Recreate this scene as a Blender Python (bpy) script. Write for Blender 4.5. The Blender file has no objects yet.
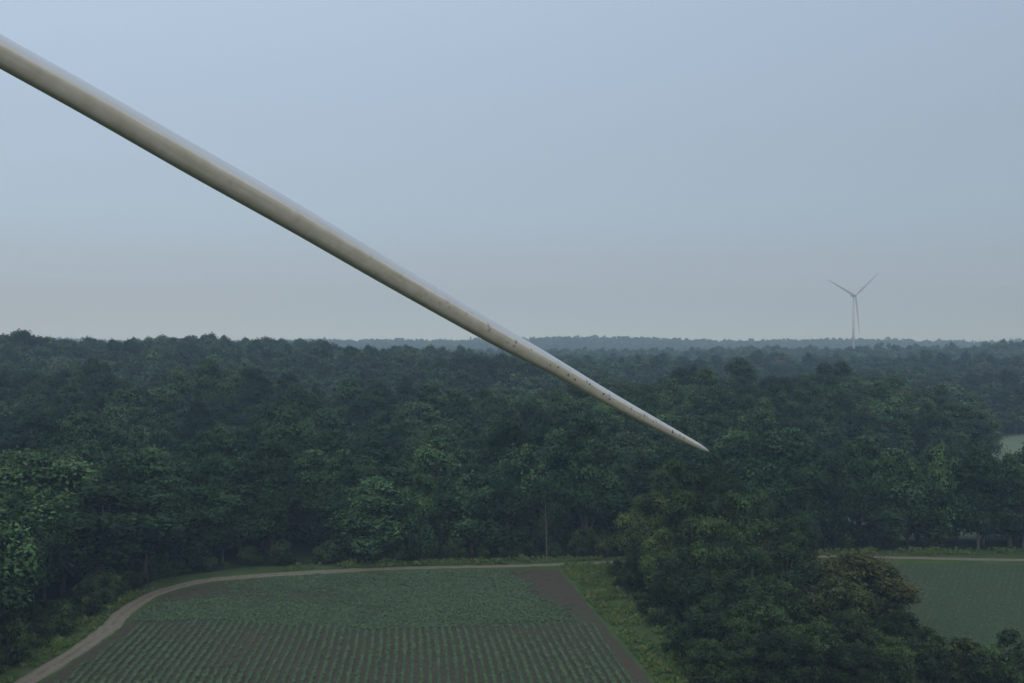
import bpy, math, random
import numpy as np
from mathutils import Vector, Matrix, noise as mnoise

random.seed(7)
rng = np.random.default_rng(7)
scene = bpy.context.scene
scene.view_settings.view_transform = 'Standard'
scene.view_settings.look = 'None'
scene.view_settings.exposure = 0

def link(ob, parent=None):
    scene.collection.objects.link(ob)
    if parent: ob.parent = parent
    return ob

# ------------------------------------------------------------------ materials
def new_mat(name):
    m = bpy.data.materials.new(name); m.use_nodes = True
    nt = m.node_tree; b = nt.nodes['Principled BSDF']
    return m, nt, b
def N(nt, t, **k):
    n = nt.nodes.new(t)
    for a, v in k.items(): setattr(n, a, v)
    return n
def ramp(nt, fac, stops):
    r = N(nt, 'ShaderNodeValToRGB')
    el = r.color_ramp.elements
    while len(el) < len(stops): el.new(0.5)
    for e, (p, c) in zip(el, stops):
        e.position = p; e.color = (c[0], c[1], c[2], 1)
    nt.links.new(fac, r.inputs[0]); return r.outputs[0]
def mix(nt, fac, a, b, mode='MIX'):
    m = N(nt, 'ShaderNodeMix', data_type='RGBA', blend_type=mode)
    if isinstance(fac, float): m.inputs[0].default_value = fac
    else: nt.links.new(fac, m.inputs[0])
    for s, v in ((6, a), (7, b)):
        if isinstance(v, tuple): m.inputs[s].default_value = (v[0], v[1], v[2], 1)
        else: nt.links.new(v, m.inputs[s])
    return m.outputs[2]
def noisetex(nt, scale, detail=4, rough=0.6, vec=None):
    n = N(nt, 'ShaderNodeTexNoise'); n.inputs['Scale'].default_value = scale
    n.inputs['Detail'].default_value = detail; n.inputs['Roughness'].default_value = rough
    if vec is None:
        g = N(nt, 'ShaderNodeNewGeometry'); vec = g.outputs['Position']
    nt.links.new(vec, n.inputs['Vector']); return n.outputs[0]

def foliage_mat(name, c_dark, c_mid, c_warm, hi=1.6):
    m, nt, b = new_mat(name)
    oi = N(nt, 'ShaderNodeObjectInfo')
    col = ramp(nt, oi.outputs['Random'], [(0, tuple(x*0.6 for x in c_dark)), (0.3, c_dark), (0.65, c_mid), (0.93, tuple(x*hi for x in c_mid)), (1.0, c_warm)])
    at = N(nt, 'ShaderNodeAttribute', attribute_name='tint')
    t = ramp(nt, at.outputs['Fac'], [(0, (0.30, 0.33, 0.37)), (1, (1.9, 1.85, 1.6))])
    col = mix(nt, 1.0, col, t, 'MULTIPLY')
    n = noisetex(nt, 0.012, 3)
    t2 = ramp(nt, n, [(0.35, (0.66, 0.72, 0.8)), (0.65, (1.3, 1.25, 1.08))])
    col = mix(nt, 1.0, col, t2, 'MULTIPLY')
    nt.links.new(col, b.inputs['Base Color'])
    b.inputs['Roughness'].default_value = 0.8
    b.inputs['Specular IOR Level'].default_value = 0.08
    return m
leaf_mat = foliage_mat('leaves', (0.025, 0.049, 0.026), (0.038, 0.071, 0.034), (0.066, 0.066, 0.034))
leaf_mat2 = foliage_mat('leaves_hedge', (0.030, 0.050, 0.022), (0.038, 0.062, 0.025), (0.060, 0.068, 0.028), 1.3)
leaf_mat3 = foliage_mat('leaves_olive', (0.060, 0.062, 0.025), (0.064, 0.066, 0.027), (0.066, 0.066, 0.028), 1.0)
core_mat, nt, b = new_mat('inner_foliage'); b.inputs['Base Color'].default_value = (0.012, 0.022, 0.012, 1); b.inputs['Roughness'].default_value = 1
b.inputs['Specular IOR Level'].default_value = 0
bark_mat, nt, b = new_mat('bark')
nt.links.new(ramp(nt, noisetex(nt, 3, 5), [(0.3, (0.05, 0.045, 0.038)), (0.7, (0.12, 0.105, 0.088))]), b.inputs['Base Color'])
b.inputs['Roughness'].default_value = 0.95
pale_bark, nt, b = new_mat('pale_bark')
nt.links.new(ramp(nt, noisetex(nt, 2, 5), [(0.3, (0.08, 0.07, 0.06)), (0.7, (0.15, 0.135, 0.115))]), b.inputs['Base Color'])
b.inputs['Roughness'].default_value = 0.95

# ------------------------------------------------------------------ mesh helper
def mesh_from(name, verts, faces, mats, midx=None, tint=None, smooth=False):
    me = bpy.data.meshes.new(name)
    me.from_pydata([tuple(v) for v in verts], [], faces)
    for m in mats: me.materials.append(m)
    if midx is not None: me.polygons.foreach_set('material_index', np.asarray(midx, dtype=np.int32))
    if tint is not None:
        a = me.attributes.new('tint', 'FLOAT', 'POINT'); a.data.foreach_set('value', np.asarray(tint, dtype=np.float32))
    if smooth: me.polygons.foreach_set('use_smooth', np.ones(len(me.polygons), dtype=bool))
    me.update(); return me

import bmesh
_bm = bmesh.new(); bmesh.ops.create_icosphere(_bm, subdivisions=2, radius=1)
ICO_V = np.array([v.co[:] for v in _bm.verts]); ICO_F = [[v.index for v in f.verts] for f in _bm.faces]; _bm.free()

def tube(V, F, M, T, pts, radii, mi, n=7):
    base = len(V)
    pts = [Vector(p) for p in pts]
    for i, p in enumerate(pts):
        d = (pts[min(i+1, len(pts)-1)] - pts[max(i-1, 0)]).normalized()
        a = d.orthogonal().normalized(); b = d.cross(a)
        for k in range(n):
            th = 2*math.pi*k/n
            V.append(tuple(p + (a*math.cos(th)+b*math.sin(th))*radii[i])); T.append(0.5)
    for i in range(len(pts)-1):
        for k in range(n):
            k2 = (k+1) % n
            F.append([base+i*n+k, base+i*n+k2, base+(i+1)*n+k2, base+(i+1)*n+k]); M.append(mi)

def make_tree(name, seed, H, R, base, nl, per, ls, mat, lobe=(1.7, 3.0)):
    r = np.random.default_rng(seed)
    V, F, M, T = [], [], [], []
    bend = r.normal(0, 0.35, (6, 2)); bend[0] = 0
    tp = [(bend[i, 0]*i*0.4, bend[i, 1]*i*0.4, H*0.85*i/5) for i in range(6)]
    tube(V, F, M, T, [(0, 0, -1.0)]+tp, [H*0.020]+[H*0.017*(1-0.16*i) for i in range(6)], 1, 8)
    zc = base + (H-base)*0.45; hz_up = H-zc; hz_dn = zc-base
    lobes = []
    asym = r.uniform(0, 2*math.pi)
    for i in range(nl):
        u = r.uniform(-0.9, 1.0)
        th = i*2.39996 + r.normal(0, 0.5)
        hz = hz_up if u > 0 else hz_dn
        prof = math.sqrt(max(0, 1-abs(u)**2.2))
        rr = R*prof*r.uniform(0.4, 1.0)*(1+0.22*math.cos(th-asym))
        lr = r.uniform(*lobe)*(0.75+0.35*prof)
        z = zc + u*hz*(0.92) - lr*0.4*max(0, u)
        lobes.append((rr*math.cos(th), rr*math.sin(th), z, lr))
    lobes.append((0, 0, H-2.2*H/25, 2.0*min(1, H/20)))
    for i, l in enumerate(lobes):
        if i % 3 == 0:
            j = min(5, max(1, int(5*(l[2]*0.7)/(H*0.85))))
            s = tp[j]
            mid = ((s[0]+l[0])*0.5, (s[1]+l[1])*0.5, (s[2]+l[2])*0.5-0.3)
            tube(V, F, M, T, [s, mid, l[:3]], [H*0.008, H*0.006, H*0.002], 1, 5)
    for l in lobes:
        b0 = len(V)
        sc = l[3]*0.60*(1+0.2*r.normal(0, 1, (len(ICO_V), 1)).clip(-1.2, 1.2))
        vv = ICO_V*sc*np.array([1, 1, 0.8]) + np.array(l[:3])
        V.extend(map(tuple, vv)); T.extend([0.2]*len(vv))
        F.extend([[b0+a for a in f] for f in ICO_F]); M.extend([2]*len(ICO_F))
    L = np.array(lobes)
    n = nl*per
    w = L[:, 3]**2; w /= w.sum()
    li = r.choice(len(L), n, p=w)
    dirs = r.normal(0, 1, (n, 3)); dirs[:, 2] += 0.25
    dirs /= np.linalg.norm(dirs, axis=1)[:, None]
    lum = np.sin(dirs[:, 0]*5+li)*np.sin(dirs[:, 1]*6+li*1.7)*np.sin(dirs[:, 2]*5+li*0.6)
    rad = L[li, 3]*(0.80+0.34*lum+r.normal(0, 0.16, n))
    P = L[li, :3] + dirs*rad[:, None]*np.array([1.08, 1.08, 0.9])
    nor = dirs*0.7 + r.normal(0, 0.55, (n, 3)) + np.array([0, 0, 0.3])
    nor /= np.linalg.norm(nor, axis=1)[:, None]
    ref = r.normal(0, 1, (n, 3))
    t1 = np.cross(nor, ref); t1 /= np.linalg.norm(t1, axis=1)[:, None]
    t2 = np.cross(nor, t1)
    s = ls*r.uniform(0.5, 1.3, n)[:, None]
    droop = np.array([0, 0, -0.25])
    c = np.stack([P-t1*s, P-t2*s*0.55+droop*s*0.3, P+t1*s*0.9+droop*s, P+t2*s*0.6], axis=1).reshape(-1, 3)
    b0 = len(V)
    lt = r.uniform(0.15, 0.75, len(L))
    tint = np.clip(lt[li] + 0.26*dirs[:, 2] + 0.25*lum + r.normal(0, 0.10, n), 0, 1)  # paler lobe tops and bulges: crown highlights painted into the leaf colour
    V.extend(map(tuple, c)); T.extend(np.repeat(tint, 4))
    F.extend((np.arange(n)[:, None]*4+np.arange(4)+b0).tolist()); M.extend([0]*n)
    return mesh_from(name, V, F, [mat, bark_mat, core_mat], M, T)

def proto_coll(name, meshes):
    c = bpy.data.collections.new(name)
    for i, me in enumerate(meshes):
        o = bpy.data.objects.new('%s_%02d' % (name, i), me); c.objects.link(o)
    return c

HS = [27, 24, 29, 22, 26, 30, 25, 20]; RS = [6.0, 7.2, 5.4, 6.4, 7.8, 6.2, 5.0, 5.6]; BS = [5, 3, 7, 2, 5, 7, 3, 1.5]
forest_meshes = [make_tree('forest_tree_mesh', 100+i, HS[i], RS[i], BS[i], 36, 240, 0.44, leaf_mat, (1.8, 3.3)) for i in range(8)]
mid_meshes = [make_tree('forest_mid_mesh', 140+i, HS[i], RS[i], BS[i], 26, 110, 0.72, leaf_mat, (2.0, 3.4)) for i in range(5)]
far_meshes = [make_tree('forest_far_mesh', 160+i, HS[i], RS[i], BS[i], 18, 45, 1.2, leaf_mat, (2.2, 3.6)) for i in range(4)]
forest_c = proto_coll('forest_source', forest_meshes+mid_meshes+far_meshes)
shrub_meshes = [make_tree('shrub_mesh', 200+i, 5.5-i*0.8, 3.0-i*0.3, 0.2, 15, 150, 0.28, leaf_mat2, (0.7, 1.3)) for i in range(3)]
shrub_c = proto_coll('shrub_source', shrub_meshes)

# ------------------------------------------------------------------ instancer
def scatter(name, coll, pts, rot, scl, idx):
    pts = np.asarray(pts, dtype=np.float32)
    me = bpy.data.meshes.new(name); me.vertices.add(len(pts)); me.vertices.foreach_set('co', pts.ravel())
    a = me.attributes.new('rot', 'FLOAT', 'POINT'); a.data.foreach_set('value', np.asarray(rot, dtype=np.float32))
    a = me.attributes.new('scl', 'FLOAT_VECTOR', 'POINT'); a.data.foreach_set('vector', np.asarray(scl, dtype=np.float32).ravel())
    a = me.attributes.new('idx', 'INT', 'POINT'); a.data.foreach_set('value', np.asarray(idx, dtype=np.int32))
    me.update()
    ob = link(bpy.data.objects.new(name, me))
    ng = bpy.data.node_groups.new(name+'_nodes', 'GeometryNodeTree')
    ng.interface.new_socket('Geometry', in_out='INPUT', socket_type='NodeSocketGeometry')
    ng.interface.new_socket('Geometry', in_out='OUTPUT', socket_type='NodeSocketGeometry')
    gi = ng.nodes.new('NodeGroupInput'); go = ng.nodes.new('NodeGroupOutput')
    iop = ng.nodes.new('GeometryNodeInstanceOnPoints'); ci = ng.nodes.new('GeometryNodeCollectionInfo')
    ci.inputs['Collection'].default_value = coll
    ci.inputs['Separate Children'].default_value = True; ci.inputs['Reset Children'].default_value = True
    def na(n, t):
        x = ng.nodes.new('GeometryNodeInputNamedAttribute'); x.data_type = t; x.inputs['Name'].default_value = n
        return [o for o in x.outputs if o.enabled and o.name == 'Attribute'][0]
    cx = ng.nodes.new('ShaderNodeCombineXYZ')
    L = ng.links
    L.new(na('rot', 'FLOAT'), cx.inputs[2]); L.new(cx.outputs[0], iop.inputs['Rotation'])
    L.new(na('scl', 'FLOAT_VECTOR'), iop.inputs['Scale'])
    L.new(na('idx', 'INT'), iop.inputs['Instance Index'])
    iop.inputs['Pick Instance'].default_value = True
    L.new(ci.outputs[0], iop.inputs['Instance']); L.new(gi.outputs[0], iop.inputs['Points'])
    L.new(iop.outputs[0], go.inputs[0])
    md = ob.modifiers.new('scatter', 'NODES'); md.node_group = ng
    return ob

# ------------------------------------------------------------------ terrain
def sstep(a, b, x):
    t = np.clip((x-a)/(b-a), 0, 1); return t*t*(3-2*t)
def height(x, y):
    x = np.asarray(x, float); y = np.asarray(y, float)
    g = lambda cx, cy, sx, sy: np.exp(-0.5*(((x-cx)/sx)**2+((y-cy)/sy)**2))
    h = 31*g(-430, 870, 300, 230) + 12*g(-170, 480, 90, 45) + 8*g(30, 700, 110, 60) + 11*g(-20, 430, 60, 35) - 14*g(-60, 570, 100, 45) - 14*g(-270, 610, 100, 45) + 11*g(130, 500, 70, 38) - 8*g(170, 680, 90, 60)
    h += 23*g(900, 1560, 330, 190) + 12*g(250, 1900, 500, 250) + 13*g(330, 1050, 150, 75) + 8*g(-40, 980, 130, 65) - 7*g(60, 840, 200, 45)
    ridge = 36+5*np.sin(x/420.0+1)+4*np.sin(x/170.0)
    h += ridge*np.exp(-0.5*((y-3900)/420)**2)
    h += 3.0*np.sin(x/130.0+0.7)*np.sin(y/170.0)+2.5*np.sin(x/61.0+y/83.0)+2.0*np.sin(x/37.0-y/61.0)
    h = h*sstep(290, 425, y)
    return h
b_ = 3.4
sx = np.linspace(-1, 1, 260); xs = 9000*np.sinh(b_*2*sx/2*1.6)/math.sinh(b_*1.6)
sy = np.linspace(-0.72, 1, 300); ys = 300+9500*np.sinh(4.4*sy)/math.sinh(4.4)
X, Y = np.meshgrid(xs, ys); Z = height(X, Y)
nx, ny = len(xs), len(ys)
V = np.stack([X, Y, Z], -1).reshape(-1, 3)
ii = np.arange(nx-1)[None, :]+np.arange(ny-1)[:, None]*nx
F = np.stack([ii, ii+1, ii+1+nx, ii+nx], -1).reshape(-1, 4).tolist()

def in_poly(px, py, poly):
    c = np.zeros(np.shape(px), bool); n = len(poly)
    for i in range(n):
        x1, y1 = poly[i]; x2, y2 = poly[(i+1) % n]
        if y1 == y2: continue
        cond = ((y1 > py) != (y2 > py)) & (px < (x2-x1)*(py-y1)/(y2-y1)+x1)
        c ^= cond
    return c
OPEN = [(-93, 90), (-93, 236), (-89, 254), (-70, 266), (-30, 273), (30, 279), (80, 286), (130, 288), (330, 285), (330, 90)]
CLEAR = [(90, 304), (96, 395), (190, 410), (300, 650), (560, 660), (560, 290), (330, 290), (200, 304)]
mead = in_poly(X.ravel(), Y.ravel(), CLEAR).astype(np.float32)
gm, nt, b = new_mat('ground_cover')
c1 = ramp(nt, noisetex(nt, 0.05, 6), [(0.3, (0.02, 0.032, 0.016)), (0.7, (0.035, 0.05, 0.024))])
at = N(nt, 'ShaderNodeAttribute', attribute_name='tint')
c2 = ramp(nt, noisetex(nt, 0.03, 5), [(0.3, (0.13, 0.17, 0.11)), (0.7, (0.17, 0.21, 0.135))])
nt.links.new(mix(nt, at.outputs['Fac'], c1, c2), b.inputs['Base Color']); b.inputs['Roughness'].default_value = 1
b.inputs['Specular IOR Level'].default_value = 0.05
ground = link(bpy.data.objects.new('ground', mesh_from('ground', V, F, [gm], None, mead, True)))

vm, nt, b = new_mat('verge_grass')
c = ramp(nt, noisetex(nt, 0.15, 6, 0.7), [(0.3, (0.045, 0.070, 0.026)), (0.55, (0.072, 0.105, 0.036)), (0.75, (0.105, 0.115, 0.055))])
nt.links.new(c, b.inputs['Base Color']); b.inputs['Roughness'].default_value = 1; b.inputs['Specular IOR Level'].default_value = 0.05
me = mesh_from('grass_verge', [(x, y, 0.006) for x, y in OPEN], [list(range(len(OPEN)))[::-1]], [vm])
link(bpy.data.objects.new('grass_verge', me))

# ------------------------------------------------------------------ fields
def soil_mat(name, soilA, soilB, green):
    m, nt, b = new_mat(name)
    soil = ramp(nt, noisetex(nt, 0.6, 8, 0.7), [(0.3, soilA), (0.7, soilB)])
    gr = ramp(nt, noisetex(nt, 1.2, 6, 0.7), [(0.3, tuple(x*0.75 for x in green)), (0.7, tuple(x*1.2 for x in green))])
    at = N(nt, 'ShaderNodeAttribute', attribute_name='tint')
    nt.links.new(mix(nt, at.outputs['Fac'], soil, gr), b.inputs['Base Color'])
    b.inputs['Roughness'].default_value = 1; b.inputs['Specular IOR Level'].default_value = 0.05
    return m
def ns(x, y, s, seed=0.0):
    return np.array([mnoise.fractal(Vector((a*s+seed, b*s, seed)), 0.8, 2.0, 4) for a, b in zip(np.ravel(x), np.ravel(y))]).reshape(np.shape(x))

LY = [120, 176, 205, 224, 238, 247, 253, 257.5, 260.5, 262.6]
LX = [-83, -82.5, -81.5, -83, -81.5, -76, -65, -50, -28, 0]
RY = [120, 176, 258, 263]; RX = [31, 24.5, 13, 12]
def fl(y): return np.interp(y, LY, LX)
def fr(y): return np.interp(y, RY, RX)
def greenness(x, y):
    n = ns(x, y, 0.045, 3.1); n2 = ns(x, y, 0.3, 8.8)
    g = 0.80 + 0.5*n + 0.28*n2
    g = g - 0.75*np.exp(-0.5*(((x+60)/18)**2+((y-236)/7)**2))
    edge = fr(y)-5.5+1.8*n2
    g = g - 0.95*np.exp(-0.5*(((x-edge)/4.2)**2))*sstep(200, 238, y)
    g = g - 0.4*np.exp(-0.5*((x-fr(y))/1.5)**2)
    g = g - 0.35*np.exp(-0.5*((x-fl(y))/3.0)**2)
    return np.clip(g, 0, 1)
def lim_(x): return 211+3*np.sin(x/15)+0.8*np.sin(x/3.7)
yy = np.linspace(120, 262.6, 190); ss = np.linspace(0, 1, 130)
S, YY = np.meshgrid(ss, yy); XX = fl(YY)+(fr(YY)-fl(YY))*S
G = greenness(XX, YY)
bl = sstep(-3, 3, YY-lim_(XX))
G2 = G*(0.25+0.65*bl)
fm = soil_mat('field_soil', (0.054, 0.046, 0.034), (0.096, 0.080, 0.060), (0.058, 0.086, 0.046))
n1, n2 = len(ss), len(yy)
ii = np.arange(n1-1)[None, :]+np.arange(n2-1)[:, None]*n1
Ff = np.stack([ii, ii+1, ii+1+n1, ii+n1], -1).reshape(-1, 4).tolist()
me = mesh_from('crop_field', np.stack([XX, YY, np.full_like(XX, 0.012)], -1).reshape(-1, 3), Ff, [fm], None, G2.ravel(), True)
link(bpy.data.objects.new('crop_field', me))
yr = np.linspace(120, 270, 100)
S, YR = np.meshgrid(ss, yr); XR = (62-0.02*(YR-176))+(320-62)*S
GR = np.clip(0.75+0.4*ns(XR, YR, 0.03, 5.5)+0.2*ns(XR, YR, 0.3, 1.5), 0, 1)
ii = np.arange(n1-1)[None, :]+np.arange(len(yr)-1)[:, None]*n1
Fr = np.stack([ii, ii+1, ii+1+n1, ii+n1], -1).reshape(-1, 4).tolist()
me = mesh_from('crop_field', np.stack([XR, YR, np.full_like(XR, 0.012)], -1).reshape(-1, 3), Fr, [fm], None, GR.ravel(), True)
link(bpy.data.objects.new('crop_field.001', me))

cm, nt, b = new_mat('crop_leaves')
oi = N(nt, 'ShaderNodeObjectInfo')
nt.links.new(ramp(nt, oi.outputs['Random'], [(0, (0.066, 0.110, 0.056)), (1, (0.11, 0.165, 0.083))]), b.inputs['Base Color'])
b.inputs['Roughness'].default_value = 0.7; b.inputs['Specular IOR Level'].default_value = 0.15
def tuft(seed, n, h, w):
    r = np.random.default_rng(seed); V, F = [], []
    for i in range(n):
        th = r.uniform(0, 6.28); l = w*r.uniform(0.5, 1.2); hh = h*r.uniform(0.5, 1.15)
        d = np.array([math.cos(th), math.sin(th), 0]); s = np.array([-math.sin(th), math.cos(th), 0])*w*0.26
        b0 = len(V)
        V += [tuple(d*0.02), tuple(d*l*0.5+s+[0, 0, hh]), tuple(d*l+[0, 0, hh*0.6]), tuple(d*l*0.5-s+[0, 0, hh])]
        F.append([b0, b0+1, b0+2, b0+3])
    return mesh_from('crop_plant', V, F, [cm])
crop_c = proto_coll('crop_source', [tuft(i, 13, 0.34, 0.42) for i in range(4)])
P = []
for x0 in np.arange(-112, 60, 1.6):
    y = np.arange(125, 218, 0.40); y = y+rng.normal(0, 0.1, len(y))
    x = x0 + (y-176)*-0.10 + 0.2*np.sin(y/9.0+x0*0.05) + rng.normal(0, 0.07, len(y))
    k = (y < lim_(x)+rng.normal(0, .6, len(x))) & (x > fl(y)+2.5) & (x < fr(y)-2.0)
    if k.any(): P.append(np.stack([x[k], y[k]], -1))
for y0 in np.arange(205, 262, 1.0):
    x = np.arange(-84, 14, 0.5); x = x+rng.normal(0, 0.12, len(x)); y = y0+0.02*(x+40)+rng.normal(0, 0.16, len(x))
    k = (y > lim_(x)+0.5+rng.normal(0, .6, len(x))) & (y < 262) & (x > fl(y)+1) & (x < fr(y)-1)
    P.append(np.stack([x[k], y[k]], -1))
P = np.concatenate(P); g = greenness(P[:, 0], P[:, 1])
k = rng.uniform(0, 1, len(P)) < np.clip(g*1.8, 0, 1)
P = P[k]; g = g[k]
PR = []
for x0 in np.arange(-60, 330, 1.5):
    y = np.arange(170, 268, 0.6); x = x0+0.55*(y-170)+rng.normal(0, 0.10, len(y))
    k = (x > 64) & (x < 200) & (rng.uniform(0, 1, len(y)) < 0.88)
    if k.any(): PR.append(np.stack([x[k], y[k]], -1))
PR = np.concatenate(PR)
def scat2(name, coll, P, sc, z=0.012, nidx=4):
    n = len(P); s = rng.uniform(0.65, 1.3, (n, 1))*np.asarray(sc).reshape(-1, 1)*np.ones((n, 3))
    scatter(name, coll, np.c_[P, np.full(n, z)], rng.uniform(0, 6.28, n), s, rng.integers(0, nidx, n))
scat2('crop_rows', crop_c, P, 0.68+0.62*g)
scat2('crop_rows.001', crop_c, PR, 0.85)

# ------------------------------------------------------------------ gravel path
pm, nt, b = new_mat('gravel')
g1 = ramp(nt, noisetex(nt, 0.8, 8, 0.75), [(0.25, (0.14, 0.117, 0.09)), (0.6, (0.235, 0.20, 0.155)), (0.8, (0.29, 0.248, 0.195))])
at = N(nt, 'ShaderNodeAttribute', attribute_name='tint')
nn = noisetex(nt, 0.35, 5, 0.7)
mm = N(nt, 'ShaderNodeMath', operation='MULTIPLY'); nt.links.new(at.outputs['Fac'], mm.inputs[0]); nt.links.new(ramp(nt, nn, [(0.4, (0, 0, 0)), (0.6, (1, 1, 1))]), mm.inputs[1])
nt.links.new(mix(nt, mm.outputs[0], g1, (0.09, 0.10, 0.05)), b.inputs['Base Color']); b.inputs['Roughness'].default_value = 1
b.inputs['Specular IOR Level'].default_value = 0.1
cp = [(-90, 120), (-87, 160), (-85.5, 178), (-84.5, 192), (-84.3, 208), (-86, 224), (-84.5, 239), (-78, 250), (-68, 255), (-54.6, 259), (-29.5, 264.5), (2, 267.5), (27, 272), (60, 277), (94, 279), (112, 277), (141, 274.5), (200, 272), (300, 270)]
def catmull(P, n=10):
    P = [np.array(p, float) for p in P]; out = []
    for i in range(len(P)-1):
        p0 = P[max(i-1, 0)]; p1 = P[i]; p2 = P[i+1]; p3 = P[min(i+2, len(P)-1)]
        for k in range(n):
            t = k/n
            out.append(0.5*((2*p1)+(-p0+p2)*t+(2*p0-5*p1+4*p2-p3)*t*t+(-p0+3*p1-3*p2+p3)*t**3))
    out.append(P[-1]); return out
cc = catmull(cp, 14)
V, F, T = [], [], []
offs = [-1, -0.75, -0.35, 0, 0.35, 0.75, 1]; tt = [1, 0.15, 0.0, 0.8, 0.0, 0.15, 1]
for i, p in enumerate(cc):
    d = cc[min(i+1, len(cc)-1)]-cc[max(i-1, 0)]; d /= np.linalg.norm(d); nrm = np.array([-d[1], d[0]])
    hw = 2.1 if p[0] < -40 else 1.5
    for o, t in zip(offs, tt):
        e = (0.5*mnoise.noise(Vector((p[0]*0.3, p[1]*0.3, o))) if abs(o) == 1 else 0)
        q = p+nrm*(o*hw+e*np.sign(o)); V.append((q[0], q[1], 0.02)); T.append(t)
    if i:
        a = (i-1)*7; c = i*7
        for k in range(6): F.append([a+k+1, a+k, c+k, c+k+1])
link(bpy.data.objects.new('gravel_path', mesh_from('gravel_path', V, F, [pm], None, T)))

# ------------------------------------------------------------------ forest
def jit_grid(y0, y1, sp, k, pad=50):
    ysn = np.arange(y0, y1, sp*0.87); out = []
    for j, y in enumerate(ysn):
        w = k*y+pad; x = np.arange(-w, w, sp)+(j % 2)*sp/2
        out.append(np.stack([x+rng.normal(0, sp*0.3, len(x)), y+rng.normal(0, sp*0.3, len(x))], -1))
    return np.concatenate(out)
parts = [(jit_grid(130, 560, 10.4, 0.62), 1.2, 0, 8), (jit_grid(560, 1350, 12.6, 0.6), 1.32, 8, 13), (jit_grid(1350, 2700, 14.5, 0.58), 1.25, 13, 17), (jit_grid(2700, 4300, 20, 0.56), 1.45, 13, 17)]
FP, FS, FI = [], [], []
for p, s, i0, i1 in parts:
    k = ~in_poly(p[:, 0], p[:, 1], OPEN) & ~in_poly(p[:, 0], p[:, 1], CLEAR)
    k &= ~((p[:, 1] < 285) & (p[:, 0] > 0))
    k &= rng.uniform(0, 1, len(p)) > 0.04
    p = p[k]; FP.append(p); FS.append(np.full(len(p), s)); FI.append(rng.integers(i0, i1, len(p)))
FP = np.concatenate(FP); FS = np.concatenate(FS); FI = np.concatenate(FI)
n = len(FP); z = height(FP[:, 0], FP[:, 1])
patch = ns(FP[:, 0], FP[:, 1], 0.02, 2.2)
hs = FS**0.3*np.clip(rng.normal(0.92, 0.16, n)+0.28*patch, 0.5, 1.25)
wd = FS*np.clip(rng.normal(1.0, 0.22, n), 0.6, 1.5)
scl = np.stack([wd, wd, hs], -1)
scatter('forest', forest_c, np.c_[FP, z-0.3], rng.uniform(0, 6.28, n), scl, FI)
E = []
ed = OPEN[1:7]
for (xa, ya), (xb, yb) in zip(ed[:-1], ed[1:]):
    L_ = math.hypot(xb-xa, yb-ya); m = int(L_/1.3)
    t = rng.uniform(0, 1, m); off = rng.uniform(0.0, 5, m)
    E.append(np.stack([xa+(xb-xa)*t - off*0.3*(xa < -80), ya+(yb-ya)*t+off*(xa > -95)], -1))
m = 110; E.append(np.stack([rng.uniform(-98, -92.0, m), rng.uniform(140, 240, m)], -1))
E = np.concatenate(E)
n = len(E)
s = (rng.uniform(0.3, 1.0, (n, 1))**1.2*1.25)*np.array([[0.85, 0.85, 1.2]])
scatter('forest_undergrowth', shrub_c, np.c_[E, np.zeros(n)], rng.uniform(0, 6.28, n), s, rng.integers(0, 3, n))

# tree clump (individually named trees)
hspec = [(28, 6.5, 3, 56, (1.6, 2.8)), (22, 6.5, 1.5, 50, (1.5, 2.7)), (15, 6.0, 0.8, 40, (1.3, 2.3)), (18, 5.5, 1.2, 42, (1.4, 2.4))]
hedge = [make_tree('deciduous_tree_mesh', 300+i, h, r, bs, nl, 400, 0.30, leaf_mat2, lb) for i, (h, r, bs, nl, lb) in enumerate(hspec)]
hedge.append(make_tree('deciduous_tree_mesh', 310, 17, 7.5, 0.8, 60, 400, 0.30, leaf_mat3, (1.4, 2.6)))
trees = [ # x, y, proto, scale, height scale
    (40, 247, 0, 1.0, 1.13), (47, 240, 0, 1.0, 1.08), (34, 241, 1, 0.95, 1.1), (53, 249, 0, 0.95, 1.02), (33, 251, 1, .75, 1.0),
    (62, 254, 1, 1.0, 1.05), (50, 228, 1, 1.05, 1.18), (40, 230, 1, 1.0, 1.18), (34, 226, 3, 0.9, 1.0), (70, 246, 1, 0.9, 0.85),
    (45, 216, 3, 1.1, 1.22), (55, 216, 3, 1.05, 1.2), (36, 211, 3, 0.9, 0.95), (61, 224, 3, 1.1, 1.15), (49, 203, 3, 1.0, 1.0),
    (57, 207, 3, 1.1, 1.0), (69, 201, 4, 1.35, 1.02), (62, 192, 2, 1.05, 1.0), (38, 198, 2, 0.95, 0.95), (52, 191, 2, 1.1, 0.95),
    (36, 186, 2, 0.85, 0.8), (44, 183, 2, 0.95, 0.85), (62, 181, 2, 0.95, 0.75), (54, 177, 2, 0.95, 0.7), (77, 212, 2, 0.9, 0.9),
    (46, 172, 2, .9, .65), (35, 174, 2, .75, .55), (72, 187, 2, .85, .65), (30, 235, 2, .65, .8), (41, 176, 2, .8, .6), (60, 172, 2, .8, .55), (67, 178, 2, .8, .5)]
for i, (x, y, p, s, h) in enumerate(trees):
    o = link(bpy.data.objects.new('deciduous_tree', hedge[p])); o.location = (x, y, 0); o.scale = (s, s, h); o.rotation_euler[2] = i*1.7
row = [(84, 292, 1), (92, 291, 3), (100, 294, 0), (109, 292, 7), (117, 296, 1), (126, 293, 3), (139, 295, 1), (146, 293, 6), (155, 296, 4), (164, 294, 3), (173, 292, 1), (182, 295, 7)]
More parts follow.
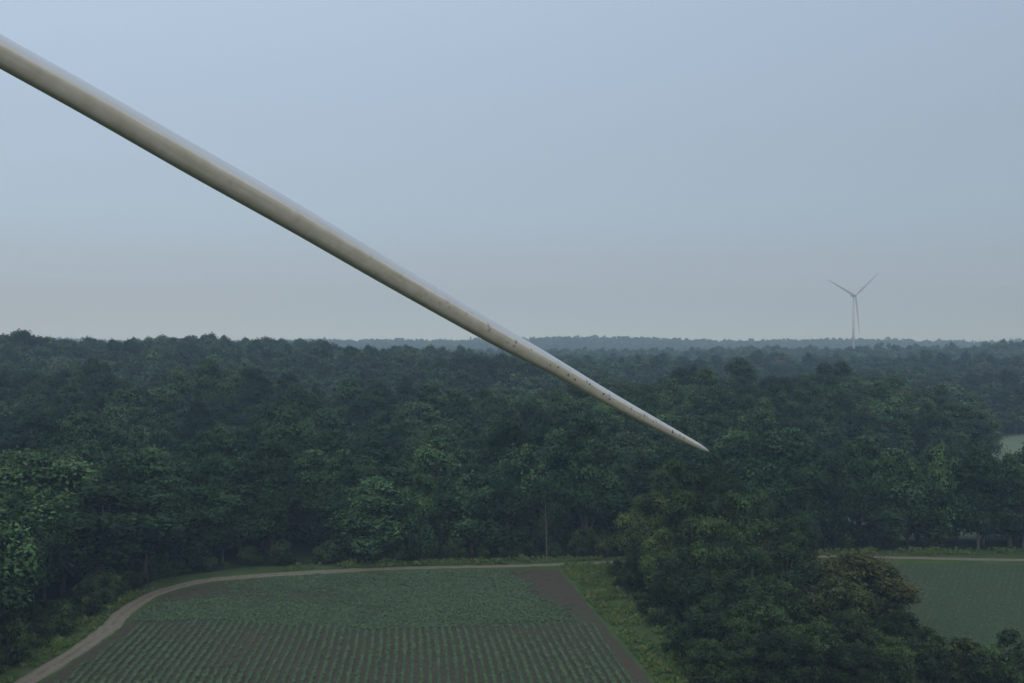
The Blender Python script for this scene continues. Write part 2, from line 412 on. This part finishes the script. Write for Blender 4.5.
for i, (x, y, p) in enumerate(row):
    o = link(bpy.data.objects.new('deciduous_tree', forest_meshes[p])); s = 0.92+0.1*math.sin(i*2.3)
    hh = 28.5/HS[p]
    o.location = (x, y, 0); o.scale = (s, s, hh*(1.0+0.08*math.sin(i*4.1))); o.rotation_euler[2] = i*2.1
sh = [(72, 180, 1.2), (78, 183, 1.3), (84, 181, 1.3), (90, 179, 1.5), (82, 175, 1.2), (96, 178, 1.5), (76, 176, 1.1), (68, 175, 1.2), (88, 174, 1.2), (79, 190, 1), (81, 196, .9), (29, 228, .9), (30, 220, .8), (31, 210, 1), (33, 202, .9), (31, 192, .7), (33, 181, .9),
      (27, 243, .9), (27, 255, .8), (32, 259, 1), (86, 185, 1.1), (103, 180, 1.4), (100, 174, 1.2), (93, 184, 1.0), (88, 291, .9), (97, 290, .7), (105, 291, .8), (122, 291, .8), (151, 292, .9),
      (75, 186, 1.2), (81, 179, 1.3), (87, 178, 1.35), (92, 175, 1.3), (70, 183, 1.2), (85, 191, .7), (98, 186, .8)]
for i, (x, y, s) in enumerate(sh):
    o = link(bpy.data.objects.new('shrub', shrub_meshes[i % 3])); o.location = (x, y, 0); o.scale = (s, s, s); o.rotation_euler[2] = i
def wt(seed): return tuft(seed, 26, 0.6, 0.4)
weed_m, nt, b = new_mat('weed_leaves')
oi = N(nt, 'ShaderNodeObjectInfo')
nt.links.new(ramp(nt, oi.outputs['Random'], [(0, (0.06, 0.10, 0.026)), (0.7, (0.105, 0.165, 0.04)), (1, (0.15, 0.155, 0.065))]), b.inputs['Base Color']); b.inputs['Roughness'].default_value = 0.8
b.inputs['Specular IOR Level'].default_value = 0.1
wm = [wt(50+i) for i in range(3)]
for w in wm: w.materials[0] = weed_m
weed_c = proto_coll('weed_source', wm)
n = 6200; wy = rng.uniform(130, 272, n); wx = fr(wy)+1.0+rng.uniform(0, 1, n)**1.2*14
W1 = np.stack([wx, wy], -1)
n = 3500; wx = rng.uniform(-60, 180, n); base = np.interp(wx, [-90, -70, -30, 30, 80, 130, 330], [256, 266, 273, 279, 286, 288, 285])
wy = base-rng.uniform(0, 1, n)**1.2*7; W2 = np.stack([wx, wy], -1)
n = 1500; wy = rng.uniform(150, 245, n); wx = -92.5+rng.uniform(0, 1, n)**1.3*6; W3 = np.stack([wx, wy], -1)
W = np.concatenate([W1, W2, W3])
W = W[(ns(W[:, 0], W[:, 1], 0.12, 4.4)+rng.normal(0, 0.2, len(W))) > -0.12]
pc = np.array(cc); dist = np.min(np.hypot(W[:, None, 0]-pc[None, :, 0], W[:, None, 1]-pc[None, :, 1]), axis=1)
W = W[dist > 2.3]
wsz = np.clip(0.85+0.8*ns(W[:, 0], W[:, 1], 0.2, 9.1)+rng.normal(0, 0.3, len(W)), 0.35, 2.2)
scat2('verge_weeds', weed_c, W, wsz, 0.006, 3)
def snag(x, y, h, lean):
    V, F, M, T = [], [], [], []
    tube(V, F, M, T, [(0, 0, -0.3), (lean*0.3, 0, h*0.4), (lean*0.5, 0.2, h*0.75), (lean, 0.3, h)], [0.22, 0.17, 0.11, 0.04], 0)
    for k, (a, l) in enumerate([(0.5, 2.4), (2.4, 2.0), (3.8, 2.6), (5.2, 1.6)]):
        z0 = h*(0.5+0.11*k); x0 = lean*(0.4+0.12*k)
        tube(V, F, M, T, [(x0, 0.15, z0), (x0+math.cos(a)*l*0.6, 0.15+math.sin(a)*l*.6, z0+l*0.5), (x0+math.cos(a)*l, 0.15+math.sin(a)*l, z0+l*1.1)], [0.09, 0.06, 0.02], 0, 5)
    o = link(bpy.data.objects.new('dead_tree', mesh_from('dead_tree', V, F, [pale_bark], M, T, True))); o.location = (x, y, 0)
snag(9.6, 275.5, 17, -0.6)

# ------------------------------------------------------------------ turbine blade + turbines
bm_, nt, b = new_mat('blade_gelcoat')
al = N(nt, 'ShaderNodeAttribute', attribute_name='along'); ar = N(nt, 'ShaderNodeAttribute', attribute_name='around')
cb = N(nt, 'ShaderNodeCombineXYZ'); nt.links.new(al.outputs['Fac'], cb.inputs[0]); nt.links.new(ar.outputs['Fac'], cb.inputs[1])
grime = noisetex(nt, 1.6, 6, 0.65)
ground_lit_grime = ramp(nt, grime, [(0.3, (0.64, 0.585, 0.48)), (0.7, (0.79, 0.74, 0.635))])  # warm light off the field put into the colour, mottled by grime
sky_lit = (0.50, 0.51, 0.53)  # bluish skylight on the top strip, put into its colour
side_m = ramp(nt, ar.outputs['Fac'], [(0.22, (0, 0, 0)), (0.28, (1, 1, 1)), (0.75, (1, 1, 1)), (0.85, (0, 0, 0))])
col = mix(nt, side_m, sky_lit, ground_lit_grime)
mp = N(nt, 'ShaderNodeMapping'); mp.inputs['Scale'].default_value = (9, 14, 1); nt.links.new(cb.outputs[0], mp.inputs[0])
st = noisetex(nt, 1.0, 6, 0.65, mp.outputs[0])
col = mix(nt, 0.6, col, ramp(nt, st, [(0.3, (0.74, 0.71, 0.65)), (0.65, (1.03, 1.03, 1.03))]), 'MULTIPLY')
vo = N(nt, 'ShaderNodeTexVoronoi'); vo.inputs['Scale'].default_value = 2.9
g = N(nt, 'ShaderNodeNewGeometry')
dist = N(nt, 'ShaderNodeTexNoise'); dist.inputs['Scale'].default_value = 9
ad0 = N(nt, 'ShaderNodeVectorMath', operation='MULTIPLY_ADD'); nt.links.new(g.outputs['Position'], dist.inputs['Vector'])
nt.links.new(dist.outputs[1], ad0.inputs[0]); ad0.inputs[1].default_value = (0.25, 0.25, 0.25); nt.links.new(g.outputs['Position'], ad0.inputs[2])
nt.links.new(ad0.outputs[0], vo.inputs['Vector'])
pit = ramp(nt, vo.outputs['Distance'], [(0.25, (1, 1, 1)), (0.32, (0, 0, 0))])
gate = ramp(nt, noisetex(nt, 1.3, 2), [(0.40, (0, 0, 0)), (0.45, (1, 1, 1))])
am = ramp(nt, al.outputs['Fac'], [(0.0, (0.0, 0.0, 0.0)), (0.45, (0.2, 0.2, 0.2)), (0.60, (1, 1, 1)), (0.90, (1, 1, 1)), (0.97, (0.1, 0.1, 0.1))])
er = ramp(nt, ar.outputs['Fac'], [(0.18, (0, 0, 0)), (0.22, (1, 1, 1)), (0.44, (1, 1, 1)), (0.52, (0, 0, 0))])
k = mix(nt, 1.0, mix(nt, 1.0, pit, am, 'MULTIPLY'), mix(nt, 1.0, gate, er, 'MULTIPLY'), 'MULTIPLY')
sp = N(nt, 'ShaderNodeSeparateColor'); nt.links.new(k, sp.inputs[0])
col = mix(nt, sp.outputs[0], col, (0.035, 0.025, 0.03))
nt.links.new(col, b.inputs['Base Color']); b.inputs['Roughness'].default_value = 0.30
b.inputs['Specular IOR Level'].default_value = 0.4

wp, nt, b = new_mat('tower_paint'); nt.links.new(ramp(nt, noisetex(nt, 0.4, 4), [(0.3, (0.50, 0.51, 0.52)), (0.7, (0.60, 0.61, 0.61))]), b.inputs['Base Color']); b.inputs['Roughness'].default_value = 0.45

d = Vector((0.568, 0.782, -0.319)).normalized(); e2 = Vector((.687, -.611, -.393)).normalized(); e1 = e2.cross(d).normalized()
st_ = [(-12.29, 24, 66.96, .76), (-10.76, 26.11, 66.12, .81), (-8.93, 28.62, 65.07, .88), (-6.71, 31.67, 63.82, .92), (-3.97, 35.44, 62.20, .92),
       (-.48, 40.24, 60.18, .87), (2.10, 43.79, 58.77, .76), (5.19, 48.04, 56.97, .66), (8.26, 52.26, 55.30, .50), (10.0, 54.66, 54.38, .36), (10.7, 55.6, 54.03, .25), (11.05, 56.05, 53.85, .06)]
root = Vector(st_[0][:3]) - d*11
pre = [(tuple(Vector(st_[0][:3])-d*t)+(w,)) for t, w in ((11, 0.95), (8, 0.92), (4, 0.80))]
stn = pre+st_
prof = [(-1.45, .50), (-1.1, .475), (-.7, .425), (-.35, .355), (-.08, .27), (0.0, .225), (.035, .17), (.055, .06), (.06, -.08), (.045, -.2), (.01, -.32), (-.08, -.42), (-.25, -.485), (-.5, -.46), (-.8, -.28), (-1.15, .08), (-1.42, .42)]
m = len(prof)
rp = catmull(stn, 8)
V, F, AL, AR = [], [], [], []
total = len(rp)
acc = 0; L0 = [0]
for i in range(1, total): acc += np.linalg.norm(rp[i][:3]-rp[i-1][:3]); L0.append(acc)
start = 11.0
for i, p in enumerate(rp):
    c = Vector(p[:3]); w = p[3]
    a = (L0[i]-start)/(acc-start)
    rb = max(0, min(1, 1-(L0[i]/9.0)))
    for j, (x, y) in enumerate(prof):
        th = math.atan2(y, x+0.2); cx_, cy_ = 0.5*math.cos(th), 0.5*math.sin(th)
        X_ = x*(1-rb)+cx_*rb; Y_ = y*(1-rb)+cy_*rb
        V.append(tuple(c+e2*X_*w+e1*Y_*w)); AL.append(a); AR.append(j/m)
for i in range(total-1):
    for j in range(m):
        j2 = (j+1) % m; F.append([i*m+j, i*m+j2, (i+1)*m+j2, (i+1)*m+j])
F.append(list(range(m))); F.append([(total-1)*m+j for j in range(m)][::-1])
me = mesh_from('blade', V, F, [bm_], smooth=True)
for nm, dat in (('along', AL), ('around', AR)):
    a = me.attributes.new(nm, 'FLOAT', 'POINT'); a.data.foreach_set('value', np.array(dat, dtype=np.float32))

turb = link(bpy.data.objects.new('wind_turbine', None))
blade = link(bpy.data.objects.new('blade_1', me), turb)
naxis = Vector((0.78, -0.62, 0)).normalized()
hubc = root - d*1.4
for k, ang in ((2, 120), (3, 240)):
    R_ = Matrix.Translation(hubc) @ Matrix.Rotation(math.radians(ang), 4, naxis) @ Matrix.Translation(-hubc)
    o = link(bpy.data.objects.new('blade_%d' % k, me), turb); o.matrix_local = R_

def lathe(name, profile, origin, axis, mat, n=32, parent=None):
    axis = Vector(axis).normalized(); a = axis.orthogonal().normalized(); b2 = axis.cross(a)
    V, F = [], []
    for (t, r) in profile:
        for k in range(n):
            th = 2*math.pi*k/n; V.append(tuple(Vector(origin)+axis*t+(a*math.cos(th)+b2*math.sin(th))*r))
    for i in range(len(profile)-1):
        for k in range(n):
            k2 = (k+1) % n; F.append([i*n+k, i*n+k2, (i+1)*n+k2, (i+1)*n+k])
    F.append(list(range(n))[::-1]); F.append([(len(profile)-1)*n+k for k in range(n)])
    return link(bpy.data.objects.new(name, mesh_from(name, V, F, [mat], smooth=True)), parent)
def nacelle(origin, axis, L_, W_, H_, mat, parent):
    bm = bmesh.new(); bmesh.ops.create_cube(bm, size=1)
    for v in bm.verts:
        tp = 0.85 if v.co.x > 0 else 1.0
        v.co = Vector((v.co.x*L_, v.co.y*W_*tp, v.co.z*H_*tp))
    bmesh.ops.bevel(bm, geom=bm.edges[:], offset=0.45, segments=4, affect='EDGES')
    me = bpy.data.meshes.new('nacelle'); bm.to_mesh(me); bm.free(); me.materials.append(mat)
    o = link(bpy.data.objects.new('nacelle', me), parent)
    o.location = origin; o.rotation_euler[2] = math.atan2(axis[1], axis[0]); return o
lathe('hub', [(-1.5, 1.1), (-1.0, 1.5), (0.6, 1.5), (1.5, 1.2), (2.1, 0.7), (2.4, 0.15)], hubc, naxis, wp, 32, turb)
nacelle(hubc-naxis*5.6, naxis, 8.5, 3.2, 3.3, wp, turb)
tb = hubc-naxis*4.6
lathe('tower', [(0, 2.1), (hubc.z*0.5, 1.7), (hubc.z-1.5, 1.25)], (tb.x, tb.y, 0), (0, 0, 1), wp, 40, turb)

t2 = link(bpy.data.objects.new('wind_turbine', None))
D = 1680; bx = 0.3415*D; bh = 60+0.046*D; gz = float(height(bx, D))
lathe('tower', [(0, 2.3), ((bh-gz)*0.5, 1.9), (bh-gz-1.5, 1.3)], (bx, D, gz), (0, 0, 1), wp, 24, t2)
yaw = math.radians(25); ax = Vector((math.sin(yaw), -math.cos(yaw), 0))
h2 = Vector((bx, D, bh))+ax*4.8
nacelle(Vector((bx, D, bh+0.3)), ax, 10, 3.8, 3.8, wp, t2)
lathe('hub', [(-1.4, 1.3), (-.6, 1.8), (.8, 1.7), (1.8, .9), (2.1, .1)], h2, ax, wp, 20, t2)
side = Vector((math.cos(yaw), math.sin(yaw), 0))
for k in range(3):
    th = math.radians(180-7.5+120*k)
    bd = Vector((0, 0, 1))*math.cos(th)+side*math.sin(th); cd = bd.cross(ax)
    V, F = [], []
    for (t, c, w) in [(0, 1.2, 1.2), (2.5, 1.3, 1.2), (11, 2.3, .65), (25, 1.8, .5), (44, 1.25, .3), (60, .8, .18), (66, .2, .06)]:
        cen = h2+bd*t
        for j in range(10):
            a = 2*math.pi*j/10; V.append(tuple(cen+cd*(c*(math.cos(a)-0.2))+ax*w*math.sin(a)))
    for i in range(6):
        for j in range(10): F.append([i*10+j, i*10+(j+1) % 10, (i+1)*10+(j+1) % 10, (i+1)*10+j])
    link(bpy.data.objects.new('blade_%d' % (k+1), mesh_from('far_blade', V, F, [wp], smooth=True)), t2)

# ------------------------------------------------------------------ haze volume (real air)
hz = bpy.data.materials.new('humid_air'); hz.use_nodes = True; nt = hz.node_tree; nt.nodes.clear()
out = N(nt, 'ShaderNodeOutputMaterial'); vs = N(nt, 'ShaderNodeVolumeScatter')
vs.inputs['Color'].default_value = (0.56, 0.80, 1.0, 1); vs.inputs['Density'].default_value = 2.8e-4; vs.inputs['Anisotropy'].default_value = 0.0
nt.links.new(vs.outputs[0], out.inputs['Volume'])
bm = bmesh.new(); bmesh.ops.create_cube(bm, size=1)
for v in bm.verts: v.co = Vector((v.co.x*12000, v.co.y*12000, v.co.z*420+160))
me = bpy.data.meshes.new('haze'); bm.to_mesh(me); bm.free(); me.materials.append(hz)
link(bpy.data.objects.new('haze', me))

# ------------------------------------------------------------------ world + sun
w = bpy.data.worlds.new('World'); scene.world = w; w.use_nodes = True; nt = w.node_tree; nt.nodes.clear()
out = N(nt, 'ShaderNodeOutputWorld')
SAZ, SEL = 172, 34
sky = N(nt, 'ShaderNodeTexSky', sky_type='NISHITA'); sky.sun_disc = False
sky.sun_elevation = math.radians(SEL); sky.sun_rotation = math.radians(SAZ); sky.dust_density = 4; sky.air_density = 1.2
b1 = N(nt, 'ShaderNodeBackground'); b1.inputs[1].default_value = 0.015; nt.links.new(sky.outputs[0], b1.inputs[0])
tc = N(nt, 'ShaderNodeTexCoord'); sxyz = N(nt, 'ShaderNodeSeparateXYZ'); nt.links.new(tc.outputs['Generated'], sxyz.inputs[0])
col = ramp(nt, sxyz.outputs[2], [(0.0, (0.54, 0.82, 1.0)), (0.035, (0.46, 0.68, 0.92)), (0.08, (0.385, 0.535, 0.71)), (0.2, (0.385, 0.505, 0.655)), (0.33, (0.43, 0.555, 0.71)), (1.0, (0.74, 0.87, 1.0))])
mr = N(nt, 'ShaderNodeMapRange'); mr.inputs[1].default_value = -0.6; mr.inputs[2].default_value = 0.6; mr.inputs[3].default_value = 1.14; mr.inputs[4].default_value = 0.80
nt.links.new(sxyz.outputs[0], mr.inputs[0])
b2 = N(nt, 'ShaderNodeBackground'); nt.links.new(col, b2.inputs[0]); nt.links.new(mr.outputs[0], b2.inputs[1])
ad = N(nt, 'ShaderNodeAddShader'); nt.links.new(b1.outputs[0], ad.inputs[0]); nt.links.new(b2.outputs[0], ad.inputs[1]); nt.links.new(ad.outputs[0], out.inputs[0])
sl = bpy.data.lights.new('sun', 'SUN'); sl.energy = 0.55; sl.angle = math.radians(25); sl.color = (1, 0.94, 0.85)
so = link(bpy.data.objects.new('sun', sl))
az = math.radians(SAZ); el = math.radians(SEL)
dirv = Vector((math.sin(az)*math.cos(el), math.cos(az)*math.cos(el), math.sin(el)))
so.rotation_euler = dirv.to_track_quat('Z', 'Y').to_euler()

# ------------------------------------------------------------------ camera
cam = bpy.data.cameras.new('camera'); cam.lens = 35.156; cam.sensor_width = 36; cam.clip_end = 30000; cam.clip_start = 0.1
co = link(bpy.data.objects.new('camera', cam)); co.location = (0, 0, 60); co.rotation_euler = (math.radians(90), 0, 0)
scene.camera = co
